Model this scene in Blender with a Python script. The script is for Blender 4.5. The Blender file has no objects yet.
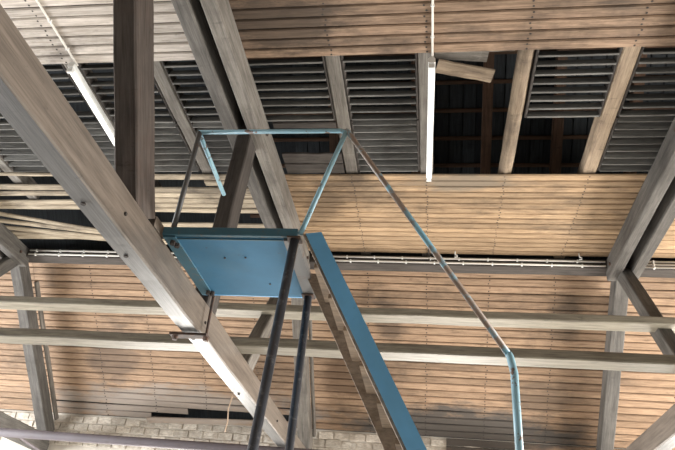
import bpy, bmesh, math, random
from mathutils import Vector, Matrix
random.seed(7)
sc = bpy.context.scene
C = sc.collection
ZC = 1.6                                   # eye height above the hall floor; tables below give heights above the eye

# ------------------------------------------------------------------ camera
cam = bpy.data.cameras.new('camera'); camo = bpy.data.objects.new('camera', cam); C.objects.link(camo)
r_ = Vector((0.98805903, 0.12307093, 0.09269791))
d_ = Vector((0.0121514, 0.53752058, -0.84316307))
f_ = Vector((-0.1535959, 0.8342213, 0.52960658))
m = Matrix((r_, -d_, -f_)).transposed().to_4x4(); m.translation = (0, 0, ZC)
camo.matrix_world = m
cam.sensor_width = 36; cam.lens = 627 * 36 / 675; cam.clip_end = 200
sc.camera = camo
# ------------------------------------------------------------------ light
w = bpy.data.worlds.new('World'); sc.world = w; w.use_nodes = True
w.node_tree.nodes['Background'].inputs[0].default_value = (0.75, 0.85, 1, 1)
w.node_tree.nodes['Background'].inputs[1].default_value = 0.25
sc.view_settings.view_transform = 'Standard'; sc.view_settings.look = 'None'
sc.view_settings.exposure = 0.14; sc.view_settings.gamma = 1; sc.view_settings.use_curve_mapping = False
def window_light(x, y, z, sx, sz, rot, power, col):
    l = bpy.data.lights.new('window_daylight', 'AREA'); l.shape = 'RECTANGLE'; l.size = sx; l.size_y = sz
    l.energy = power; l.color = col
    o = bpy.data.objects.new('window_daylight', l); C.objects.link(o)
    o.location = (x, y, z + ZC); o.rotation_euler = rot
HP = math.pi / 2
for wx, pw in ((-4.5, 300), (0.27, 240), (5.0, 300)):               # windows in the far wall, below the frame
    window_light(wx, 10.8, 0.4, 2.0, 2.0, (-HP, 0, 0), pw, (1, .96, .9))
for wx in (-9.0, -4.5, 0.27, 5.0):                                   # windows in the wall behind the viewer
    window_light(wx, -5.7, 0.6, 2.0, 2.2, (HP, 0, 0), 12, (.93, .97, 1))
for wy in (4.2, 6.6, 9.0):                                          # tall gable windows at both ends of the hall
    window_light(-13.8, wy, 0.5, 2.2, 2.6, (0, -HP, 0), 900, (.96, .98, 1))
    window_light(9.8, wy, 0.5, 2.2, 2.6, (0, HP, 0), 760, (1, .97, .92))

# ------------------------------------------------------------------ materials
def new_mat(name):
    mt = bpy.data.materials.new(name); mt.use_nodes = True
    nt = mt.node_tree; return mt, nt, nt.nodes, nt.links, nt.nodes['Principled BSDF']
def ramp(N, stops):
    r = N.new('ShaderNodeValToRGB'); e = r.color_ramp.elements
    e[0].position, e[0].color = stops[0][0], (*stops[0][1], 1)
    e[1].position, e[1].color = stops[-1][0], (*stops[-1][1], 1)
    for p, c in stops[1:-1]:
        k = e.new(p); k.color = (*c, 1)
    return r
def mix(N, L, typ, fac, a, b):
    x = N.new('ShaderNodeMix'); x.data_type = 'RGBA'; x.blend_type = typ
    if isinstance(fac, (int, float)): x.inputs[0].default_value = fac
    else: L.new(fac, x.inputs[0])
    for s, v in ((6, a), (7, b)):
        if isinstance(v, tuple): x.inputs[s].default_value = (*v, 1)
        else: L.new(v, x.inputs[s])
    return x.outputs[2]
def noise(N, L, vec, scale, detail=4, rough=.6):
    n = N.new('ShaderNodeTexNoise'); n.inputs['Scale'].default_value = scale
    n.inputs['Detail'].default_value = detail; n.inputs['Roughness'].default_value = rough
    if vec: L.new(vec, n.inputs['Vector'])
    return n.outputs['Fac']
def mapped(N, L, src, scale, add=None):
    mp = N.new('ShaderNodeMapping'); mp.inputs['Scale'].default_value = scale; L.new(src, mp.inputs['Vector'])
    if add: L.new(add, mp.inputs['Location'])
    return mp.outputs['Vector']
def wood(name, light, dark, stain, stain_lo=.5, stain_hi=.72, stain_amt=.7, stretch=(1.2, 14, 14), rough=.8, var=.35, spots=(), bump=.25, stain_scale=.9):
    """weathered wood: grain runs along local X, blotchy stains lie in world space"""
    mt, nt, N, L, B = new_mat(name)
    tc = N.new('ShaderNodeTexCoord'); ge = N.new('ShaderNodeNewGeometry'); oi = N.new('ShaderNodeObjectInfo')
    mul = N.new('ShaderNodeVectorMath'); mul.operation = 'SCALE'; L.new(oi.outputs['Random'], mul.inputs[0]); mul.inputs['Scale'].default_value = 37
    v = mapped(N, L, tc.outputs['Object'], stretch, mul.outputs[0])
    g = noise(N, L, v, 2.2, 5, .65)
    rp = ramp(N, [(.3, dark), (.62, light)]); L.new(g, rp.inputs[0])
    col = rp.outputs[0]
    rv = N.new('ShaderNodeMapRange'); L.new(oi.outputs['Random'], rv.inputs[0]); rv.inputs[3].default_value = 1 - var; rv.inputs[4].default_value = 1 + var * .35
    hs = N.new('ShaderNodeHueSaturation'); L.new(rv.outputs[0], hs.inputs['Value']); L.new(col, hs.inputs['Color'])
    col = hs.outputs[0]
    g2 = noise(N, L, mapped(N, L, tc.outputs['Object'], tuple(q * k for q, k in zip(stretch, (.9, 3.2, 3.2))), mul.outputs[0]), 3.1, 4, .7)
    r3 = ramp(N, [(.34, (.62, .60, .58)), (.56, (1.06, 1.06, 1.06))]); L.new(g2, r3.inputs[0])
    col = mix(N, L, 'MULTIPLY', .8, col, r3.outputs[0])
    # fine knots / dirt flecks
    kn = noise(N, L, mapped(N, L, ge.outputs['Position'], (2, 6, 6)), 2.2, 5, .7)
    kr = ramp(N, [(.60, (0, 0, 0)), (.76, (.8, .8, .8))]); L.new(kn, kr.inputs[0])
    col = mix(N, L, 'MIX', kr.outputs[0], col, mix(N, L, 'MULTIPLY', 1.0, col, tuple(.35 + .3 * s for s in stain)))
    st = noise(N, L, mapped(N, L, ge.outputs['Position'], (.8, 1.3, 1.3)), stain_scale, 6, .68)
    sr = ramp(N, [(stain_lo, (0, 0, 0)), (stain_hi, (stain_amt,) * 3)]); L.new(st, sr.inputs[0])
    col = mix(N, L, 'MIX', sr.outputs[0], col, stain)
    for (p, rad, c, amt) in spots:                                   # water marks, soot and dark patches beside the trusses, each in its own place
        sub = N.new('ShaderNodeVectorMath'); sub.operation = 'SUBTRACT'; L.new(ge.outputs['Position'], sub.inputs[0]); sub.inputs[1].default_value = (p[0], p[1], p[2] + ZC)
        sca = N.new('ShaderNodeVectorMath'); sca.operation = 'DIVIDE'; L.new(sub.outputs[0], sca.inputs[0]); sca.inputs[1].default_value = rad
        ln = N.new('ShaderNodeVectorMath'); ln.operation = 'LENGTH'; L.new(sca.outputs[0], ln.inputs[0])
        ad = N.new('ShaderNodeMath'); ad.operation = 'MULTIPLY_ADD'; L.new(noise(N, L, mapped(N, L, ge.outputs['Position'], (1, 2.5, 2.5)), 2.2, 5, .7), ad.inputs[0]); ad.inputs[1].default_value = 1.6
        L.new(ln.outputs['Value'], ad.inputs[2])
        r2 = ramp(N, [(.55, (amt,) * 3), (1.0, (0, 0, 0))]); md = N.new('ShaderNodeMath'); md.operation = 'SUBTRACT'; L.new(ad.outputs[0], md.inputs[0]); md.inputs[1].default_value = .75
        L.new(md.outputs[0], r2.inputs[0])
        col = mix(N, L, 'MIX', r2.outputs[0], col, c)
    L.new(col, B.inputs['Base Color']); B.inputs['Roughness'].default_value = rough; B.inputs['Specular IOR Level'].default_value = .25 if rough > .7 else .5
    bm_ = N.new('ShaderNodeBump'); bm_.inputs['Strength'].default_value = bump; bm_.inputs['Distance'].default_value = .01
    L.new(g, bm_.inputs['Height']); L.new(bm_.outputs[0], B.inputs['Normal'])
    return mt
def paint(name, col, rust, lo=.58, hi=.68, rough=.5, scale=6, metal=0, dirt=None):
    mt, nt, N, L, B = new_mat(name)
    ge = N.new('ShaderNodeNewGeometry')
    n1 = noise(N, L, ge.outputs['Position'], scale, 6, .7)
    rr = ramp(N, [(lo, (0, 0, 0)), (hi, (1, 1, 1))]); L.new(n1, rr.inputs[0])
    base = ramp(N, [(.3, tuple(c * .78 for c in col)), (.7, col)]); L.new(noise(N, L, ge.outputs['Position'], 2.3, 4, .6), base.inputs[0])
    c = base.outputs[0]
    if dirt:
        dr = ramp(N, [(.5, (0, 0, 0)), (.75, (.8, .8, .8))]); L.new(noise(N, L, ge.outputs['Position'], 1.7, 6, .75), dr.inputs[0]); c = mix(N, L, 'MIX', dr.outputs[0], c, dirt)
    c = mix(N, L, 'MIX', rr.outputs[0], c, rust)
    L.new(c, B.inputs['Base Color']); B.inputs['Roughness'].default_value = rough; B.inputs['Metallic'].default_value = metal
    return mt
def plain(name, col, rough=.6, metal=0, emit=0):
    mt, nt, N, L, B = new_mat(name)
    ge = N.new('ShaderNodeNewGeometry')
    rp = ramp(N, [(.3, tuple(c * .85 for c in col)), (.7, col)]); L.new(noise(N, L, ge.outputs['Position'], 5, 3), rp.inputs[0])
    L.new(rp.outputs[0], B.inputs['Base Color']); B.inputs['Roughness'].default_value = rough; B.inputs['Metallic'].default_value = metal
    if emit: B.inputs['Emission Color'].default_value = (*col, 1); B.inputs['Emission Strength'].default_value = emit
    return mt
SOOT = (.045, .036, .030)
M = {}
M['board'] = wood('ceiling_boards', (.48, .335, .205), (.27, .18, .108), SOOT, .54, .74, .75, var=.24, spots=(((.35, 6.45, 4.75), (.9, .25, .3), (.20, .165, .125), .8), ((-1.5, 6.9, 4.75), (.35, .5, .4), (.07, .05, .035), .5)))
M['board_top'] = wood('upper_boards', (.38, .262, .18), (.175, .118, .08), SOOT, .48, .66, .85, var=.24, spots=(((-1.5, 3.9, 4.75), (.9, .5, .4), SOOT, .75),))
M['board_pale'] = wood('pale_upper_boards', (.62, .56, .50), (.40, .35, .30), SOOT, .56, .74, .7, var=.2)
M['board_grey'] = wood('weathered_boards', (.52, .44, .33), (.26, .21, .15), SOOT, .52, .7, .8, var=.35)
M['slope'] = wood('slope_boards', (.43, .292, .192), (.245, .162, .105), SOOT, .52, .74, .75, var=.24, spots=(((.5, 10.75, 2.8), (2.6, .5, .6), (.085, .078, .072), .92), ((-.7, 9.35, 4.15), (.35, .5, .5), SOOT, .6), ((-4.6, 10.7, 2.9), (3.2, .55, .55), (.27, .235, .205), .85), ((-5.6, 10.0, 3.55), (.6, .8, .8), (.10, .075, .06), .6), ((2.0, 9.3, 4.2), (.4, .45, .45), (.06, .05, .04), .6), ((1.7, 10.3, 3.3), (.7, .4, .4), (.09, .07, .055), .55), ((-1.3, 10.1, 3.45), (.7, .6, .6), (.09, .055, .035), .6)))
M['timber'] = wood('grey_timber', (.225, .205, .18), (.11, .10, .088), (.05, .04, .034), .5, .75, .6, var=.15, stretch=(1, 9, 9))
M['tie'] = wood('tie_timber', (.165, .137, .113), (.092, .076, .063), (.085, .045, .03), .58, .74, .6, var=.1, stretch=(.8, 9, 9), rough=.42)
M['dark_timber'] = wood('dark_timber', (.09, .078, .07), (.042, .037, .034), (.03, .025, .02), .5, .75, .6, var=.15, stretch=(1, 9, 9))
M['chord_dark'] = wood('dark_chord_timber', (.14, .13, .118), (.07, .065, .06), (.04, .034, .03), .5, .75, .6, var=.15, stretch=(1, 9, 9))  # darker tone for left-hand chords, the side trusses and the left tie beam
M['tie_under'] = wood('bare_grey_tie_underside', (.165, .163, .162), (.09, .089, .09), (.06, .055, .055), .55, .74, .5, var=.1, stretch=(.8, 9, 9), rough=.42)
M['strut'] = wood('brown_strut_timber', (.12, .10, .088), (.06, .05, .045), (.09, .045, .03), .5, .75, .5, var=.1, stretch=(1, 9, 9))
M['rail'] = wood('pale_rail_timber', (.32, .29, .225), (.18, .155, .12), (.10, .08, .06), .55, .75, .6, var=.1, stretch=(1, 9, 9), rough=.55)
M['rafter'] = wood('rafter_timber', (.40, .31, .22), (.20, .15, .11), (.07, .055, .045), .5, .7, .7, var=.3, stretch=(1, 9, 9))
M['slat'] = wood('louver_slat_wood', (.27, .265, .25), (.15, .147, .14), (.05, .045, .04), .5, .7, .7, var=.35)
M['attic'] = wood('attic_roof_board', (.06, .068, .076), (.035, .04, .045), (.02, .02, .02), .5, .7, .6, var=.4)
M['batten'] = wood('attic_batten', (.15, .085, .055), (.085, .05, .033), (.04, .03, .02), .5, .7, .6, var=.3)
M['step'] = wood('stair_wood', (.42, .32, .23), (.24, .175, .125), (.09, .07, .055), .52, .7, .6, var=.2)
M['stringer'] = wood('stringer_wood', (.40, .32, .25), (.24, .185, .14), (.09, .07, .055), .52, .7, .6, var=.2, stretch=(4, 4, 4))
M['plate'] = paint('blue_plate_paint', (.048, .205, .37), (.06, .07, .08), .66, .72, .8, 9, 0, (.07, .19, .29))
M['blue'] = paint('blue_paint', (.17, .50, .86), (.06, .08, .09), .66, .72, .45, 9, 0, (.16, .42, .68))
M['blue_pipe'] = paint('blue_pipe_paint', (.30, .52, .62), (.14, .085, .06), .57, .60, .4, 11)
M['hand_pipe'] = paint('worn_handrail_paint', (.22, .46, .58), (.25, .185, .145), .40, .50, .4, 5)
M['teal'] = paint('dirty_teal_paint', (.05, .15, .21), (.14, .12, .09), .56, .7, .6, 14)
M['grey_steel'] = paint('grey_steel', (.12, .12, .12), (.10, .06, .04), .58, .68, .5, 9, .2)
M['leg_steel'] = paint('dark_steel_pipe', (.085, .095, .115), (.16, .17, .19), .55, .62, .32, 14, .5)
M['iron'] = paint('rusty_iron', (.075, .05, .04), (.12, .06, .035), .5, .65, .7, 20, .3)
M['white'] = plain('white_enamel', (.80, .80, .78), .4)
M['tube'] = plain('lamp_tube', (1, 1, .97), .4, 0, .9)
M['conduit'] = plain('pale_conduit', (.75, .72, .66), .5)
M['nail'] = plain('nail_iron', (.03, .022, .018), .7)
M['brick'] = wood('whitewashed_brick', (.74, .69, .61), (.55, .48, .40), (.36, .29, .23), .52, .7, .6, var=.3, stretch=(6, 6, 6))
M['mortar'] = plain('mortar', (.62, .57, .50), .9)
M['floor'] = plain('concrete_floor', (.24, .23, .21), .85)
M['plaster'] = plain('old_plaster', (.52, .49, .44), .9)
M['pipe'] = paint('purple_grey_pipe', (.12, .10, .11), (.10, .08, .08), .55, .65, .75, 6, 0)
M['cord'] = plain('pale_cord', (.55, .40, .28), .7)

# ------------------------------------------------------------------ mesh helpers (heights above the eye)
def V(p): return Vector((p[0], p[1], p[2] + ZC))
def link(name, me, mat, parent=None, mw=None, smooth=False):
    o = bpy.data.objects.new(name, me); C.objects.link(o)
    if mat and not me.materials: me.materials.append(mat)
    if smooth:
        for p in me.polygons: p.use_smooth = True
    if mw is None: mw = Matrix.Identity(4)
    if parent:
        o.parent = parent
        mw = world_mat(parent).inverted() @ mw
    o.matrix_basis = mw
    return o
def world_mat(o):
    return world_mat(o.parent) @ o.matrix_basis if o.parent else o.matrix_basis.copy()
def world_loc(o): return world_mat(o).translation
def tag(o, label, cat, group=None, kind=None):
    o['label'] = label
    if cat: o['category'] = cat
    if group: o['group'] = group
    if kind: o['kind'] = kind
    return o
def thing(name, loc, label, cat, group=None, kind=None):
    o = bpy.data.objects.new(name, None); C.objects.link(o); o.empty_display_size = .1
    o.matrix_basis = Matrix.Translation(V(loc))
    return tag(o, label, cat, group, kind)
def mesh_from(name, vs, fs):
    me = bpy.data.meshes.new(name); me.from_pydata([tuple(v) for v in vs], [], fs); me.update(); return me
def profile_mesh(name, prof, L, segs=1, wob=0, centre=True):
    """extrude a (y,z) profile along local X, optional slight wobble for worn timber"""
    n = len(prof); vs = []; fs = []
    for i in range(segs + 1):
        t = i / segs; x = (t - .5) * L if centre else t * L
        oy, oz = (random.uniform(-wob, wob), random.uniform(-wob, wob)) if 0 < i < segs else (0, 0)
        for (y, z) in prof: vs.append((x, y + oy + random.uniform(-wob, wob) * .4, z + oz))
    for i in range(segs):
        for k in range(n):
            a = i * n + k; b = i * n + (k + 1) % n
            fs.append((a, a + n, b + n, b))
    fs.append(tuple(range(n))); fs.append(tuple(reversed([segs * n + k for k in range(n)])))
    me = mesh_from(name, vs, fs)
    bm = bmesh.new(); bm.from_mesh(me); bmesh.ops.recalc_face_normals(bm, faces=bm.faces); bm.to_mesh(me); bm.free()
    return me
def cham(w_, h_, c=.01):
    a, b = w_ / 2, h_ / 2
    return [(-a + c, -b), (a - c, -b), (a, -b + c), (a, b - c), (a - c, b), (-a + c, b), (-a, b - c), (-a, -b + c)]
def frame_matrix(p0, p1, up):
    x = (p1 - p0).normalized(); u = Vector(up); y = u.cross(x).normalized(); z = x.cross(y)
    mm = Matrix((x, y, z)).transposed().to_4x4(); mm.translation = (p0 + p1) / 2; return mm
def beam(name, p0, p1, w_, h_, mat, parent=None, up=(0, 0, 1), c=.012, segs=8, wob=.004, wedge=None):
    p0, p1 = V(p0), V(p1)
    me = profile_mesh(name, cham(w_, h_, min(c, w_ * .3, h_ * .3)), (p1 - p0).length, segs, wob)
    return link(name, me, mat, parent, frame_matrix(p0, p1, up))
def pipe(name, pts, r, mat, parent=None, n=12, smooth_corner=0):
    pts = [V(p) for p in pts]
    if smooth_corner:
        out = [pts[0]]
        for i in range(1, len(pts) - 1):
            a, b, c = pts[i - 1], pts[i], pts[i + 1]
            d0 = (a - b).normalized() * smooth_corner; d1 = (c - b).normalized() * smooth_corner
            for t in [0, .25, .5, .75, 1]:
                out.append((b + d0) * (1 - t) ** 2 + b * 2 * t * (1 - t) + (b + d1) * t * t)
        out.append(pts[-1]); pts = out
    org = pts[0].copy(); vs = []; fs = []
    prev = None
    for i, p in enumerate(pts):
        t = (pts[min(i + 1, len(pts) - 1)] - pts[max(i - 1, 0)]).normalized()
        if prev is None:
            a = t.cross(Vector((0, 0, 1)) if abs(t.z) < .9 else Vector((1, 0, 0))).normalized()
        else: a = (prev - t * prev.dot(t)).normalized()
        prev = a; b = t.cross(a)
        for k in range(n):
            an = 2 * math.pi * k / n; vs.append(p - org + (a * math.cos(an) + b * math.sin(an)) * r)
    for i in range(len(pts) - 1):
        for k in range(n):
            a = i * n + k; b = i * n + (k + 1) % n; fs.append((a, b, b + n, a + n))
    fs.append(tuple(reversed(range(n)))); fs.append(tuple((len(pts) - 1) * n + k for k in range(n)))
    me = mesh_from(name, vs, fs)
    bm = bmesh.new(); bm.from_mesh(me); bmesh.ops.recalc_face_normals(bm, faces=bm.faces); bm.to_mesh(me); bm.free()
    o = link(name, me, mat, parent, Matrix.Translation(org))
    for p in me.polygons: p.use_smooth = len(p.vertices) == 4
    return o
def box(name, lo, hi, mat, parent=None, c=.006):
    lo, hi = Vector(lo), Vector(hi); s = hi - lo
    me = profile_mesh(name, cham(s.y, s.z, min(c, s.y * .3, s.z * .3)), s.x)
    return link(name, me, mat, parent, Matrix.Translation(V((lo + hi) / 2)))
def bolt(name, p, r, h_, mat, parent, axis='Z'):
    me = profile_mesh(name, [(r * math.cos(math.pi * k / 3), r * math.sin(math.pi * k / 3)) for k in range(6)], h_)
    rot = {'Z': Matrix.Rotation(HP, 4, 'Y'), 'Y': Matrix.Rotation(HP, 4, 'Z'), 'X': Matrix.Identity(4)}[axis]
    return link(name, me, mat, parent, Matrix.Translation(V(p)) @ rot)

# ------------------------------------------------------------------ setting: floor, walls, roof skin
def struct(o): o['kind'] = 'structure'; return o
struct(box('floor', (-14, -6, -1.8), (10, 11.2, -1.6), M['floor'])).__setitem__('label', 'plain grey concrete hall floor')
far = struct(box('wall_far', (-14, 10.90, -1.6), (10, 11.25, 2.735), M['mortar'])); far['label'] = 'whitewashed brick wall under the sloping boards'
struct(box('wall_near', (-14, -6.3, -1.6), (10, -6.0, 5.2), M['plaster']))['label'] = 'plastered hall wall behind the viewer'
struct(box('wall_left', (-14.3, -6.3, -1.6), (-14.0, 11.2, 10.6), M['plaster']))['label'] = 'plastered gable wall on the left'
struct(box('wall_right', (10, -6.3, -1.6), (10.3, 11.2, 10.6), M['plaster']))['label'] = 'plastered gable wall on the right'

TX = [-6.90, -2.117, 2.66]                 # the three trusses
BAYS = [(-11.68, -6.90), (-6.90, -2.117), (-2.117, 2.66), (2.66, 7.44)]
PITCH = .1225; BW = .113; KX = .95; TH = math.atan(KX)
# courses of brick at the wall head
br_meshes = []
for k in range(5):
    br_meshes.append(profile_mesh('brick', cham(.09, .112 + .008 * (k % 3), .012), .245 + .012 * (k % 2), 3, .005))
for r in range(4):
    z = 2.64 - r * .133
    x = -8.6 + (r % 2) * .13
    while x < 5.2:
        mw = Matrix.Translation(V((x, 10.925 + random.uniform(-.012, .012), z + random.uniform(-.006, .006)))) @ Matrix.Rotation(random.uniform(-.03, .03), 4, 'Y')
        link('brick', random.choice(br_meshes), M['brick'], far, mw)
        x += .272
# outer roof skin, battens and rafters of the dark loft
def roof_z(y, off=0): return 5.0 + KX * (8.75 - y) + off
NRM = Vector((0, math.sin(TH), math.cos(TH)))
def slope_box(name, x0, x1, y0, y1, off, th, mat, parent=None):
    """plank on the roof slope, running up the slope"""
    a = Vector(((x0 + x1) / 2, y0, roof_z(y0))) + NRM * off; b = Vector(((x0 + x1) / 2, y1, roof_z(y1))) + NRM * off
    return beam(name, a, b, x1 - x0, th, mat, parent, up=tuple(NRM), segs=1, wob=0, c=.004)
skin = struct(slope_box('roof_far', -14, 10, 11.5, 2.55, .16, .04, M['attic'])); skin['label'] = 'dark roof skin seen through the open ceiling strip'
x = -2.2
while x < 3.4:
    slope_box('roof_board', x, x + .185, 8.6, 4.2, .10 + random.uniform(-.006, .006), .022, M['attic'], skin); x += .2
for k in range(13):
    y = 8.31 - k * .30
    p = Vector((-3.0, y, roof_z(y))) + NRM * .06; q = Vector((3.6, y, roof_z(y))) + NRM * .06
    beam('batten', p, q, .06, .04, M['batten'], skin, up=tuple(NRM), segs=1, wob=0)
for x in (-1.55, -.30, .74, 1.75, 2.8):
    slope_box('roof_rafter', x - .07, x + .07, 8.6, 4.0, -.05, .16, M['batten'], skin)
nearskin = struct(beam('roof_near', (-2, 2.5, 10.95), (-2, -6.3, 2.6), 24, .05, M['attic'], up=(0, -.7, .7), segs=1, wob=0)); nearskin['label'] = 'dark roof skin over the near half of the hall'

# ------------------------------------------------------------------ boarded ceiling and boarded slope
ceil = thing('ceiling', (0, 6, 4.75), 'flat ceiling of narrow brown boards with an open strip across it', None, kind='structure')
slope = thing('ceiling_slope', (0, 9.8, 3.75), 'sloping roof lining of narrow brown boards above the brick wall', None, kind='structure')
def board_mesh(L, w_=BW, t=.022, c=.012, wob=.003):
    a = w_ / 2
    return profile_mesh('board', [(-a, t), (-a, c), (-a + c, 0), (a - c, 0), (a, c), (a, t)], L, 6, wob)
BM = {}
def pick_board(L):
    k = round(L, 2)
    if k not in BM: BM[k] = [board_mesh(L - .004) for _ in range(5)]
    return random.choice(BM[k])
def mat_variant(meshes, mat): return [mm.copy() for mm in meshes]
BMM = {}
def board_for(L, matname):
    k = (round(L, 2), matname)
    if k not in BMM:
        BMM[k] = [board_mesh(L - .004) for _ in range(5)]
        for mm in BMM[k]: mm.materials.append(M[matname])
    return random.choice(BMM[k])
def flat_board(x0, x1, y, matname, z=4.75, yaw=0, roll=0, pitch=0):
    me = board_for(x1 - x0, matname)
    mw = Matrix.Translation(V(((x0 + x1) / 2, y, z + random.uniform(-.0025, .0025)))) @ Matrix.Rotation(yaw, 4, 'Z') @ Matrix.Rotation(pitch, 4, 'Y') @ Matrix.Rotation(roll + random.uniform(-.012, .012), 4, 'X')
    return link('board', me, M[matname], ceil, mw)
for b, (x0, x1) in enumerate(BAYS):
    for k in range(20):                                   # near the viewer, up to the open strip
        flat_board(x0, x1, 4.275 - k * PITCH, 'board_pale' if b < 2 else 'board_top')
    if b == 1: continue
    for k in range(16):                                   # beyond the open strip
        flat_board(x0, x1, 6.36 + k * PITCH, 'board')
# the left bay has lost boards; the rest hang loose
L0, L1 = -6.9, -2.117
for (xa, ya, xb, yb, dz) in ((-6.9, 6.56, -4.5, 6.58, -.02), (-6.9, 6.75, -4.5, 6.71, -.015), (-6.9, 6.99, -4.6, 6.96, 0), (-6.9, 7.10, -4.6, 7.07, -.01),
                             (-6.75, 7.17, -4.7, 7.80, -.05), (-6.9, 7.38, -4.7, 7.86, -.03), (-6.9, 7.64, -4.7, 7.98, -.02), (-6.9, 7.98, -4.6, 7.93, 0), (-6.9, 7.83, -4.8, 8.02, -.01)):
    le = math.hypot(xb - xa, yb - ya)
    o = flat_board((xa + xb) / 2 - le / 2, (xa + xb) / 2 + le / 2, (ya + yb) / 2, 'board_grey', 4.75 + dz, math.atan2(yb - ya, xb - xa), random.uniform(-.1, .1), random.uniform(-.01, .01))
beam('board', (-6.9, 6.22, 4.72), (-4.5, 6.25, 4.72), .05, .04, M['board_grey'], ceil)
for y, xe in ((6.36, L1), (6.65, L1), (6.775, L1), (6.90, L1), (7.025, L1), (7.15, L1), (7.55, L1), (7.68, L1), (7.80, L1), (7.93, L1), (8.06, L1)):
    flat_board(-4.55, xe, y, 'board_grey', 4.75, random.uniform(-.008, .008), random.uniform(-.06, .06))
flat_board(-3.05, L1, 6.49, 'board_grey', 4.75)
# slope boards
rotS = Matrix.Rotation(-TH, 4, 'X')
sd = Vector((0, math.cos(TH), -math.sin(TH)))
for b, (x0, x1) in enumerate(BAYS):
    for k in range(-1, 24):
        s = (k + .5) * PITCH
        p = Vector(((x0 + x1) / 2, 8.75, 4.75)) + sd * s
        xa, xb = x0, x1
        if b == 1 and k == 22: xb = -4.3
        if b == 1 and k == 23: xb = -5.0
        p.x = (xa + xb) / 2
        mw = Matrix.Translation(V(p)) @ rotS @ Matrix.Rotation(random.uniform(-.01, .01), 4, 'X')
        if b == 1 and k == 21: mw = mw @ Matrix.Rotation(.008, 4, 'Z')
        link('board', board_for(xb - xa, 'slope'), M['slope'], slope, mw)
# a slipped board at the wall head of the left bay
mw = Matrix.Translation(V((-3.55, 10.72, 2.70))) @ Matrix.Rotation(-.055, 4, 'Y') @ rotS @ Matrix.Rotation(.03, 4, 'Z')
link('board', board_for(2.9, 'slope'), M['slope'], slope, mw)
for k in range(3):                                        # stained skirting boards below the slope on the right
    mw = Matrix.Translation(V((3.83, 10.862, 2.655 - k * PITCH))) @ Matrix.Rotation(-HP, 4, 'X')
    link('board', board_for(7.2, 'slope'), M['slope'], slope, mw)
# rows of nail heads where the boards cross the rafters
RX = [-5.84, -4.88, -3.93, -2.97, -1.05, -.11, .845, 1.82, 3.72, 4.68]
def nail_field(parent, name, spots, nrm):
    vs = []; fs = []
    org = world_loc(parent); n = Vector(nrm); u = Vector((1, 0, 0)); v = n.cross(u)
    for p in spots:
        q = V(p) - org; b0 = len(vs)
        for h_ in (0, .003):
            for k in range(6):
                a = math.pi * k / 3; vs.append(q + n * h_ + (u * math.cos(a) + v * math.sin(a)) * (.0115 - h_))
        for k in range(6): fs.append((b0 + k, b0 + (k + 1) % 6, b0 + 6 + (k + 1) % 6, b0 + 6 + k))
        fs.append(tuple(b0 + 6 + k for k in range(6)))
    me = mesh_from(name, vs, fs); o = link(name, me, M['nail'], parent, Matrix.Translation(org)); o['kind'] = 'stuff'
j = lambda: random.uniform(-.014, .014)
sp = []
for x in RX:
    for k in range(20):
        for d in (-.028, .028): sp.append((x + j(), 4.275 - k * PITCH + d, 4.7485))
    if x > -2.2:
        for k in range(16):
            for d in (-.028, .028): sp.append((x + j(), 6.36 + k * PITCH + d, 4.7485))
nail_field(ceil, 'nails', sp, (0, 0, -1))
sp = []
for x in RX:
    for k in range(24):
        for d in (-.028, .028):
            p = Vector((x + j(), 8.75, 4.75)) + sd * ((k + .5) * PITCH + d) - NRM * .0015; sp.append(tuple(p))
nail_field(slope, 'nails', sp, -NRM)

# near ceiling continued over the viewer
struct(box('ceiling_panel', (-14, -6, 4.76), (10, 1.85, 4.80), M['board_top']))['label'] = 'boarded ceiling over the viewer'

# ------------------------------------------------------------------ rafters in the open strip
names = {-5.84: 'grey rafter at the far left end of the louvered strip', -4.88: 'grey rafter crossing louvers behind the big diagonal tie beam',
         -3.93: 'grey rafter above the left strip lamp', -2.97: 'grey squared rafter between dark leaning post and twin beams',
         -1.05: 'mottled grey rafter behind the bend of the blue handrail', -.11: 'rafter right behind the central strip lamp',
         .845: 'round pale log rafter right of the open hole', 1.82: 'pale squared rafter right of the half-missing louvers', 3.72: 'rafter beyond the right twin beam'}
for x, lb in names.items():
    if x == .845:
        prof = [(.082 * math.cos(2 * math.pi * k / 14), .082 * math.sin(2 * math.pi * k / 14)) for k in range(14)]
        p0, p1 = V((x + .02, 4.2, 4.862)), V((x - .005, 6.9, 4.862))
        o = link('rafter', profile_mesh('rafter', prof, (p1 - p0).length, 9, .006), M['rafter'], None, frame_matrix(p0, p1, (0, 0, 1)), True)
    else:
        o = beam('rafter', (x, 4.0, 4.885), (x, 6.95 if x < -2.2 else 8.4, 4.885), .155, .19, M['rafter'] if x > .5 else M['timber'])
    tag(o, lb, 'rafter', 'rafters crossing the open ceiling strip')

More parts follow.
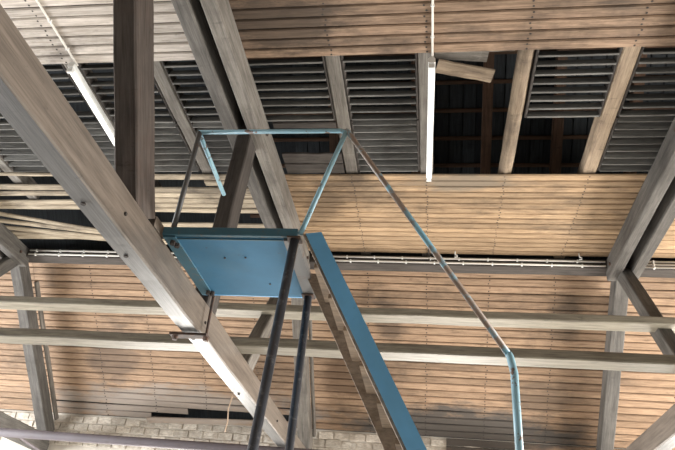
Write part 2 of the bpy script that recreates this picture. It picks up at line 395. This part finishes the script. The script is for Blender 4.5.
# ------------------------------------------------------------------ louver panels
def louver(x0, x1, upper, label, skip=(), n=8):
    ya, yb = (4.36, 5.325) if upper else (5.35, 6.28)
    t = thing('louver_panel', ((x0 + x1) / 2, (ya + yb) / 2, 4.77), label, 'louver', 'louver panels in the open ceiling strip')
    ang = math.radians(70 if upper else 110)
    L = x1 - x0 - .05
    me = profile_mesh('slat', cham(.108, .02, .003), L, 3, .0015)   # local Y = slat depth
    me.materials.append(M['slat'])
    for k in range(n):
        if k in skip: continue
        y = 4.43 + k * .1235 + (0 if upper else .965)
        c = Vector(((x0 + x1) / 2, y + .054 * math.cos(ang), 4.775 + .054 * math.sin(ang)))
        mw = Matrix.Translation(V(c)) @ Matrix.Rotation(random.uniform(-.006, .006), 4, 'Y') @ Matrix.Rotation(ang + random.uniform(-.04, .04), 4, 'X')
        link('slat', me, M['slat'], t, mw)
    for x in (x0 + .013, x1 - .013):
        beam('stile', (x, ya, 4.845), (x, yb, 4.845), .024, .10, M['dark_timber'], t, segs=1, wob=0)
def bay(a, b): return a + .0775, b - .0775
lou = [
    (-6.70, -5.84, 'far left end of the strip, left of the first rafter', (), ()),
    (-5.84, -4.88, 'behind the upper end of the big tie beam', (), ()),
    (-4.88, -3.93, 'left of the left strip lamp', (5,), ()),
    (-3.93, -2.97, 'between left strip lamp and dark leaning post', (), ()),
    (-2.97, -2.15, 'between squared rafter and left twin beam', (), ()),
    (-2.08, -1.05, 'between right twin beam and mottled rafter', (), None),
    (-1.05, -.11, 'left of the central strip lamp', (), ()),
    (.865, 1.82, 'right of the round log rafter', (), None),
    (1.82, 2.62, 'left of the right twin beam', (), ()),
    (2.70, 3.72, 'right of the right twin beam', (), ())]
for a, b, where, su, sl in lou:
    a += .083; b -= .083
    louver(a, b, True, 'open grey slats ' + where, su)
    if sl is not None: louver(a, b, False, 'closed grey slats ' + where, sl)
# planks closing the torn louver by the twin beam
t = thing('patch_boards', (-1.45, 6.0, 4.77), 'two dark planks closing the hole behind the blue railing', 'plank')
beam('plank', (-1.88, 6.0, 4.79), (-1.14, 6.0, 4.79), .2, .025, M['dark_timber'], t)
beam('plank', (-1.88, 6.2, 4.785), (-1.14, 6.2, 4.785), .19, .025, M['dark_timber'], t)
tag(beam('cross_batten', (-1.88, 5.40, 4.80), (-1.14, 5.40, 4.80), .10, .03, M['dark_timber']), 'dark brown batten under the open slats behind the blue railing', 'batten')
# broken planks hanging in the hole
tag(beam('broken_plank', (.0, 4.53, 4.79), (.56, 4.69, 4.79), .15, .03, M['rafter'], up=(0, .25, 1)), 'broken pale plank sticking out into the open hole', 'plank', 'broken planks in the hole')
tag(beam('broken_plank', (-.02, 4.42, 4.865), (.50, 4.48, 4.865), .17, .03, M['timber']), 'short grey plank above the broken pale one', 'plank', 'broken planks in the hole')
tag(beam('broken_plank', (.44, 4.40, 4.905), (.76, 4.40, 4.905), .13, .03, M['timber']), 'grey plank end against the round log rafter', 'plank', 'broken planks in the hole')

# ------------------------------------------------------------------ trusses
def truss(X, label, full):
    tm = 'timber' if full else 'chord_dark'
    t = thing('roof_truss', (X, 6, 2.0), label, 'truss', 'timber roof trusses')
    tb = beam('tie_beam', (X, -5.5, 2.155), (X, 10.93, 2.155), .175, .29, M['chord_dark' if X < -5 else 'tie'], t, segs=26, wob=.005)
    tb.data.materials.append(M['chord_dark' if X < -5 else 'tie_under'])              # the underside is bare grey wood, the sides are brown
    for p in tb.data.polygons:
        if p.normal.z < -.8: p.material_index = 1
    for s in (-1, 1):
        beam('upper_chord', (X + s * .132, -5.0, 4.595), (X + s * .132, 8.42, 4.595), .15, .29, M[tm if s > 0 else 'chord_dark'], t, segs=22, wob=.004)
    beam('strut', (X, 3.545, 2.28), (X, 1.825, 4.73), .170, .29, M['strut'], t, up=(0, 1, 0))
    beam('post', (X, 5.13, 2.28), (X, 5.31, 4.73), .165, .26, M['dark_timber'], t, up=(0, 1, 0))
    beam('brace', (X, 6.62, 2.26), (X, 8.30, 4.50), .16, .20, M[tm], t, up=(0, -1, 1))
    beam('lower_rafter', (X, 8.35, 4.66), (X, 10.87, 2.32), .20, .24, M[tm], t, up=(0, 1, 1), segs=12)
    beam('packing_strip', (X + .128, 8.90, 4.42), (X + .128, 10.80, 2.60), .05, .09, M['timber'], t, up=(0, 1, 1))
    for y in (3.25, 5.02, 8.2):
        bolt('bolt', (X + .09, y, 2.13), .014, .02, M['nail'], t, 'X')
    for y in (2.95, 3.6, 5.1, 6.7):
        bolt('bolt', (X - .02, y, 2.005), .016, .014, M['nail'], t, 'Z')
    for y in (5.3, 8.15):
        for s in (-1, 1): bolt('bolt', (X + s * .213, y, 4.58), .024, .03, M['iron'], t, 'X')
    return t
tr = [truss(TX[0], 'grey timber truss at the left edge of the photo', 0), truss(TX[1], 'large timber truss with a big diagonal-looking tie beam beside the blue platform', 1),
      truss(TX[2], 'grey timber truss at the right edge with twin beams and brace', 0)]

# ------------------------------------------------------------------ purlin, conduits, hooks
tag(beam('purlin', (-11.6, 8.43, 4.665), (7.4, 8.43, 4.665), .25, .15, M['dark_timber'], segs=30), 'dark purlin along the bend between flat ceiling and slope', 'purlin')
def conduit(x0, x1, z, label, y=8.262):
    t = thing('conduit', (x0, y, z), label, 'conduit', 'pale conduits on the purlin')
    pipe('tube', [(x0, y, z), (x1, y, z)], .014, M['conduit'], t, 8)
    x = x0 + .12
    while x < x1:
        box('clip', (x - .01, y - .018, z - .02), (x + .01, y + .03, z + .02), M['white'], t); x += .42
conduit(-1.86, 2.42, 4.675, 'upper of two pale conduits in the middle bay')
conduit(-1.80, 2.42, 4.605, 'lower of two pale conduits in the middle bay')
conduit(-6.62, -2.38, 4.675, 'upper of two pale conduits in the left bay')
conduit(-6.62, -2.38, 4.605, 'lower of two pale conduits in the left bay')
conduit(2.95, 7.2, 4.69, 'top one of three pale conduits right of the right truss')
conduit(2.95, 7.2, 4.645, 'middle one of three pale conduits right of the right truss')
conduit(2.95, 7.2, 4.60, 'bottom one of three pale conduits right of the right truss')
for x, lb in ((.30, 'small white hook below the ceiling boards near the blue handrail'), (2.05, 'small white hook below the ceiling boards near the right truss')):
    t = thing('cable_hook', (x, 8.16, 4.74), lb, 'hook', 'white hooks at the purlin')
    pipe('stem', [(x, 8.16, 4.748), (x, 8.16, 4.68)], .008, M['white'], t, 8)
    pipe('hook', [(x, 8.16, 4.69), (x + .03, 8.16, 4.675), (x + .03, 8.16, 4.65), (x - .01, 8.16, 4.645)], .009, M['white'], t, 8)
tag(pipe('cable', [(-.09, 8.02, 4.742), (-.085, 8.26, 4.742), (-.085, 8.27, 4.60)], .01, M['nail']), 'short dark cable dropping to the conduits in the middle bay', 'cable')

# ------------------------------------------------------------------ longitudinal rails and wall pipe
tag(beam('timber_rail', (-11.6, 7.20, 3.244), (7.4, 7.20, 3.244), .26, .095, M['rail'], segs=30, wob=.004), 'upper pale timber rail running across all the trusses', 'rail', 'pale timber rails')
tag(beam('timber_rail', (-11.6, 6.125, 2.355), (7.4, 6.125, 2.355), .25, .10, M['rail'], segs=30, wob=.004), 'lower pale timber rail lying on the tie beams', 'rail', 'pale timber rails')
t = thing('wall_pipe', (-6, 9.1, 1.87), 'dark purple-grey pipe running along the brick wall at lower left', 'pipe')
pipe('tube', [(-11.5, 9.1, 1.935), (5.5, 9.1, 1.935)], .065, M['pipe'], t, 16)
for x in (-6.2, -1.4):
    beam('bracket', (x, 9.1, 1.88), (x, 10.90, 1.70), .05, .025, M['pipe'], t)

# ------------------------------------------------------------------ strip lamps
def lamp(x, y0, y1, label, dx=0):
    t = thing('strip_lamp', (x, (y0 + y1) / 2, 4.74), label, 'lamp', 'strip lamps under the ceiling')
    beam('body', (x, y0, 4.69), (x + dx, y1, 4.69), .07, .07, M['white'], t, segs=1, wob=0)
    b2 = pipe('tube', [(x, y0 + .05, 4.635), (x + dx, y1 - .05, 4.635)], .027, M['tube'], t, 12)
    for y, xx in ((y0 + .03, x), (y1 - .03, x + dx)): box('tube_holder', (xx - .03, y - .02, 4.60), (xx + .03, y + .02, 4.66), M['white'], t)
    return t
lamp(-.05, 4.36, 6.25, 'central white strip lamp below the hole', -.03)
lamp(-3.83, 4.28, 6.20, 'left white strip lamp partly behind the dark leaning post', -.05)
def feed(x, label):
    t = thing('lamp_feed', (x, 3.2, 4.74), label, 'conduit', 'feed conduits of the strip lamps')
    pipe('tube', [(x, 2.0, 4.735), (x, 4.34, 4.735)], .011, M['conduit'], t, 8)
    for k in range(6): box('clip', (x - .018, 2.3 + k * .36, 4.722), (x + .018, 2.32 + k * .36, 4.752), M['white'], t)
feed(-.045, 'thin pale feed conduit above the central strip lamp'); feed(-3.80, 'thin pale feed conduit above the left strip lamp')

# ------------------------------------------------------------------ blue platform with railing and steep stair
P = thing('stair_platform', (-1.0, 3.8, -1.6), 'blue steel platform with pipe railing and steep blue stair beside the tie beam', 'platform')
PX0, PX1, PY0, PY1 = -2.012, -.985, 3.80, 4.78
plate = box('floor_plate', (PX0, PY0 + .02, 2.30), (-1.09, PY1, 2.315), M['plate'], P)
box('seam_rib', (PX0 + .03, PY0 + .03, 2.292), (-1.10, PY0 + .045, 2.30), M['teal'], plate)
box('edge_angle', (PX0, PY0, 2.288), (PX0 + .10, PY1, 2.299), M['teal'], P)
box('front_beam', (PX0, PY0 - .02, 2.30), (PX1, PY0 + .02, 2.368), M['teal'], P)
box('back_beam', (PX0, PY1, 2.30), (PX1, PY1 + .03, 2.385), M['blue'], P)
box('side_beam', (-1.09, PY0 + .02, 2.285), (PX1, PY1, 2.335), M['grey_steel'], P)
for (x, y) in ((-1.95, 3.86), (-1.93, 3.90), (-1.93, 4.70), (-1.90, 4.72)):
    bolt('bolt', (x, y, 2.275), .02, .035, M['nail'], P, 'Z')
for (x, y) in ((-1.62, 4.12), (-1.45, 4.11), (-1.35, 4.55)): bolt('rivet', (x, y, 2.297), .008, .008, M['nail'], P, 'Z')
# supporting pipes
for (x, y, xb) in ((-1.0, 3.80, -1.17), (-1.055, 4.73, -1.03)):
    lg = pipe('leg', [(xb, y, -1.59), (x, y, 2.29)], .033, M['leg_steel'], P, 14)
    box('foot_plate', (xb - .08, y - .08, -1.6), (xb + .08, y + .08, -1.585), M['leg_steel'], lg)
    box('head_plate', (x - .05, y - .05, 2.275), (x + .05, y + .05, 2.288), M['iron'], lg)
# railing
RT_ = 3.31
pipe('railing_post', [(-1.945, 3.80, 2.34), (-1.943, 3.80, RT_)], .021, M['grey_steel'], P, 10)
pipe('top_rail', [(-1.95, 3.80, RT_), (-.76, 3.80, RT_), (-.70, 3.80, RT_ - .02)], .019, M['blue_pipe'], P, 12)
pipe('side_rail', [(-1.94, 3.81, RT_ - .02), (-1.985, 4.68, RT_ - .01)], .019, M['blue_pipe'], P, 12)
pipe('railing_post', [(-.965, 3.80, 2.33), (-.712, 3.80, RT_ - .01)], .019, M['blue_pipe'], P, 12)
pipe('handrail', [(-.72, 3.80, RT_), (-.70, 3.80, RT_ - .01), (.463, 3.80, 1.475)], .021, M['hand_pipe'], P, 12, smooth_corner=.008)
pipe('newel_post', [(.458, 3.80, 1.483), (.468, 3.80, 1.466), (.488, 3.80, 1.36), (.50, 3.80, -.15)], .024, M['blue_pipe'], P, 12, smooth_corner=.01)
# stair: near stringer blue outside, far stringer bare wood, treads between
SL = .532                                                # run per metre of fall
def on(z, off): return off + (2.33 - z) * SL
def stringer(y0, y1, zt, off, wd, mat, nm):
    prof = [(on(zt, off), zt), (on(zt, off) + wd, zt + .015), (on(-1.6, off) + wd, -1.6), (on(-1.6, off), -1.6)]
    vs = [V((x, y, z)) - V((0, y0, 0)) for y in (y0, y1) for (x, z) in prof]
    fs = [(0, 1, 2, 3), (7, 6, 5, 4)] + [(k, 4 + k, 4 + (k + 1) % 4, (k + 1) % 4) for k in range(4)]
    me = mesh_from(nm, vs, fs); bm = bmesh.new(); bm.from_mesh(me); bmesh.ops.recalc_face_normals(bm, faces=bm.faces); bm.to_mesh(me); bm.free()
    return link(nm, me, mat, P, Matrix.Translation(V((0, y0, 0))))
stringer(3.79, 3.80, 2.33, -.925, .115, M['blue'], 'stringer_face')
stringer(3.80, 3.845, 2.33, -.945, .125, M['stringer'], 'stringer')
stringer(4.42, 4.46, 2.33, -1.03, .20, M['stringer'], 'stringer')
k = 0; z = 2.10
while z > -1.5:
    x = on(z, -.93)
    box('tread', (x - .035, 3.845, z - .018), (x + .10, 4.42, z + .018), M['step'], P); z -= .235
# clamp that ties the platform to the tie beam
for (y,) in ((4.98,),):
    box('clamp_plate', (-2.30, y - .05, 1.975), (-1.96, y + .05, 1.998), M['iron'], P)
    pipe('clamp_rod', [(-1.975, y, 1.96), (-1.965, y - .06, 2.36)], .013, M['iron'], P, 8)
    for x in (-2.26, -1.975): bolt('nut', (x, y, 1.96), .024, .035, M['iron'], P, 'Z')
tag(box('wood_cleat', (-2.075, 3.66, 2.30), (-2.03, 3.86, 2.385), M['tie']), 'small wooden block on the tie beam by the platform corner', 'block')
tag(pipe('hanging_cord', [(-2.22, 6.75, 2.0), (-2.24, 6.75, 1.85), (-2.225, 6.76, 1.72), (-2.235, 6.76, 1.60)], .006, M['cord'], None, 6), 'thin pale cord hanging from the tie beam', 'cord')
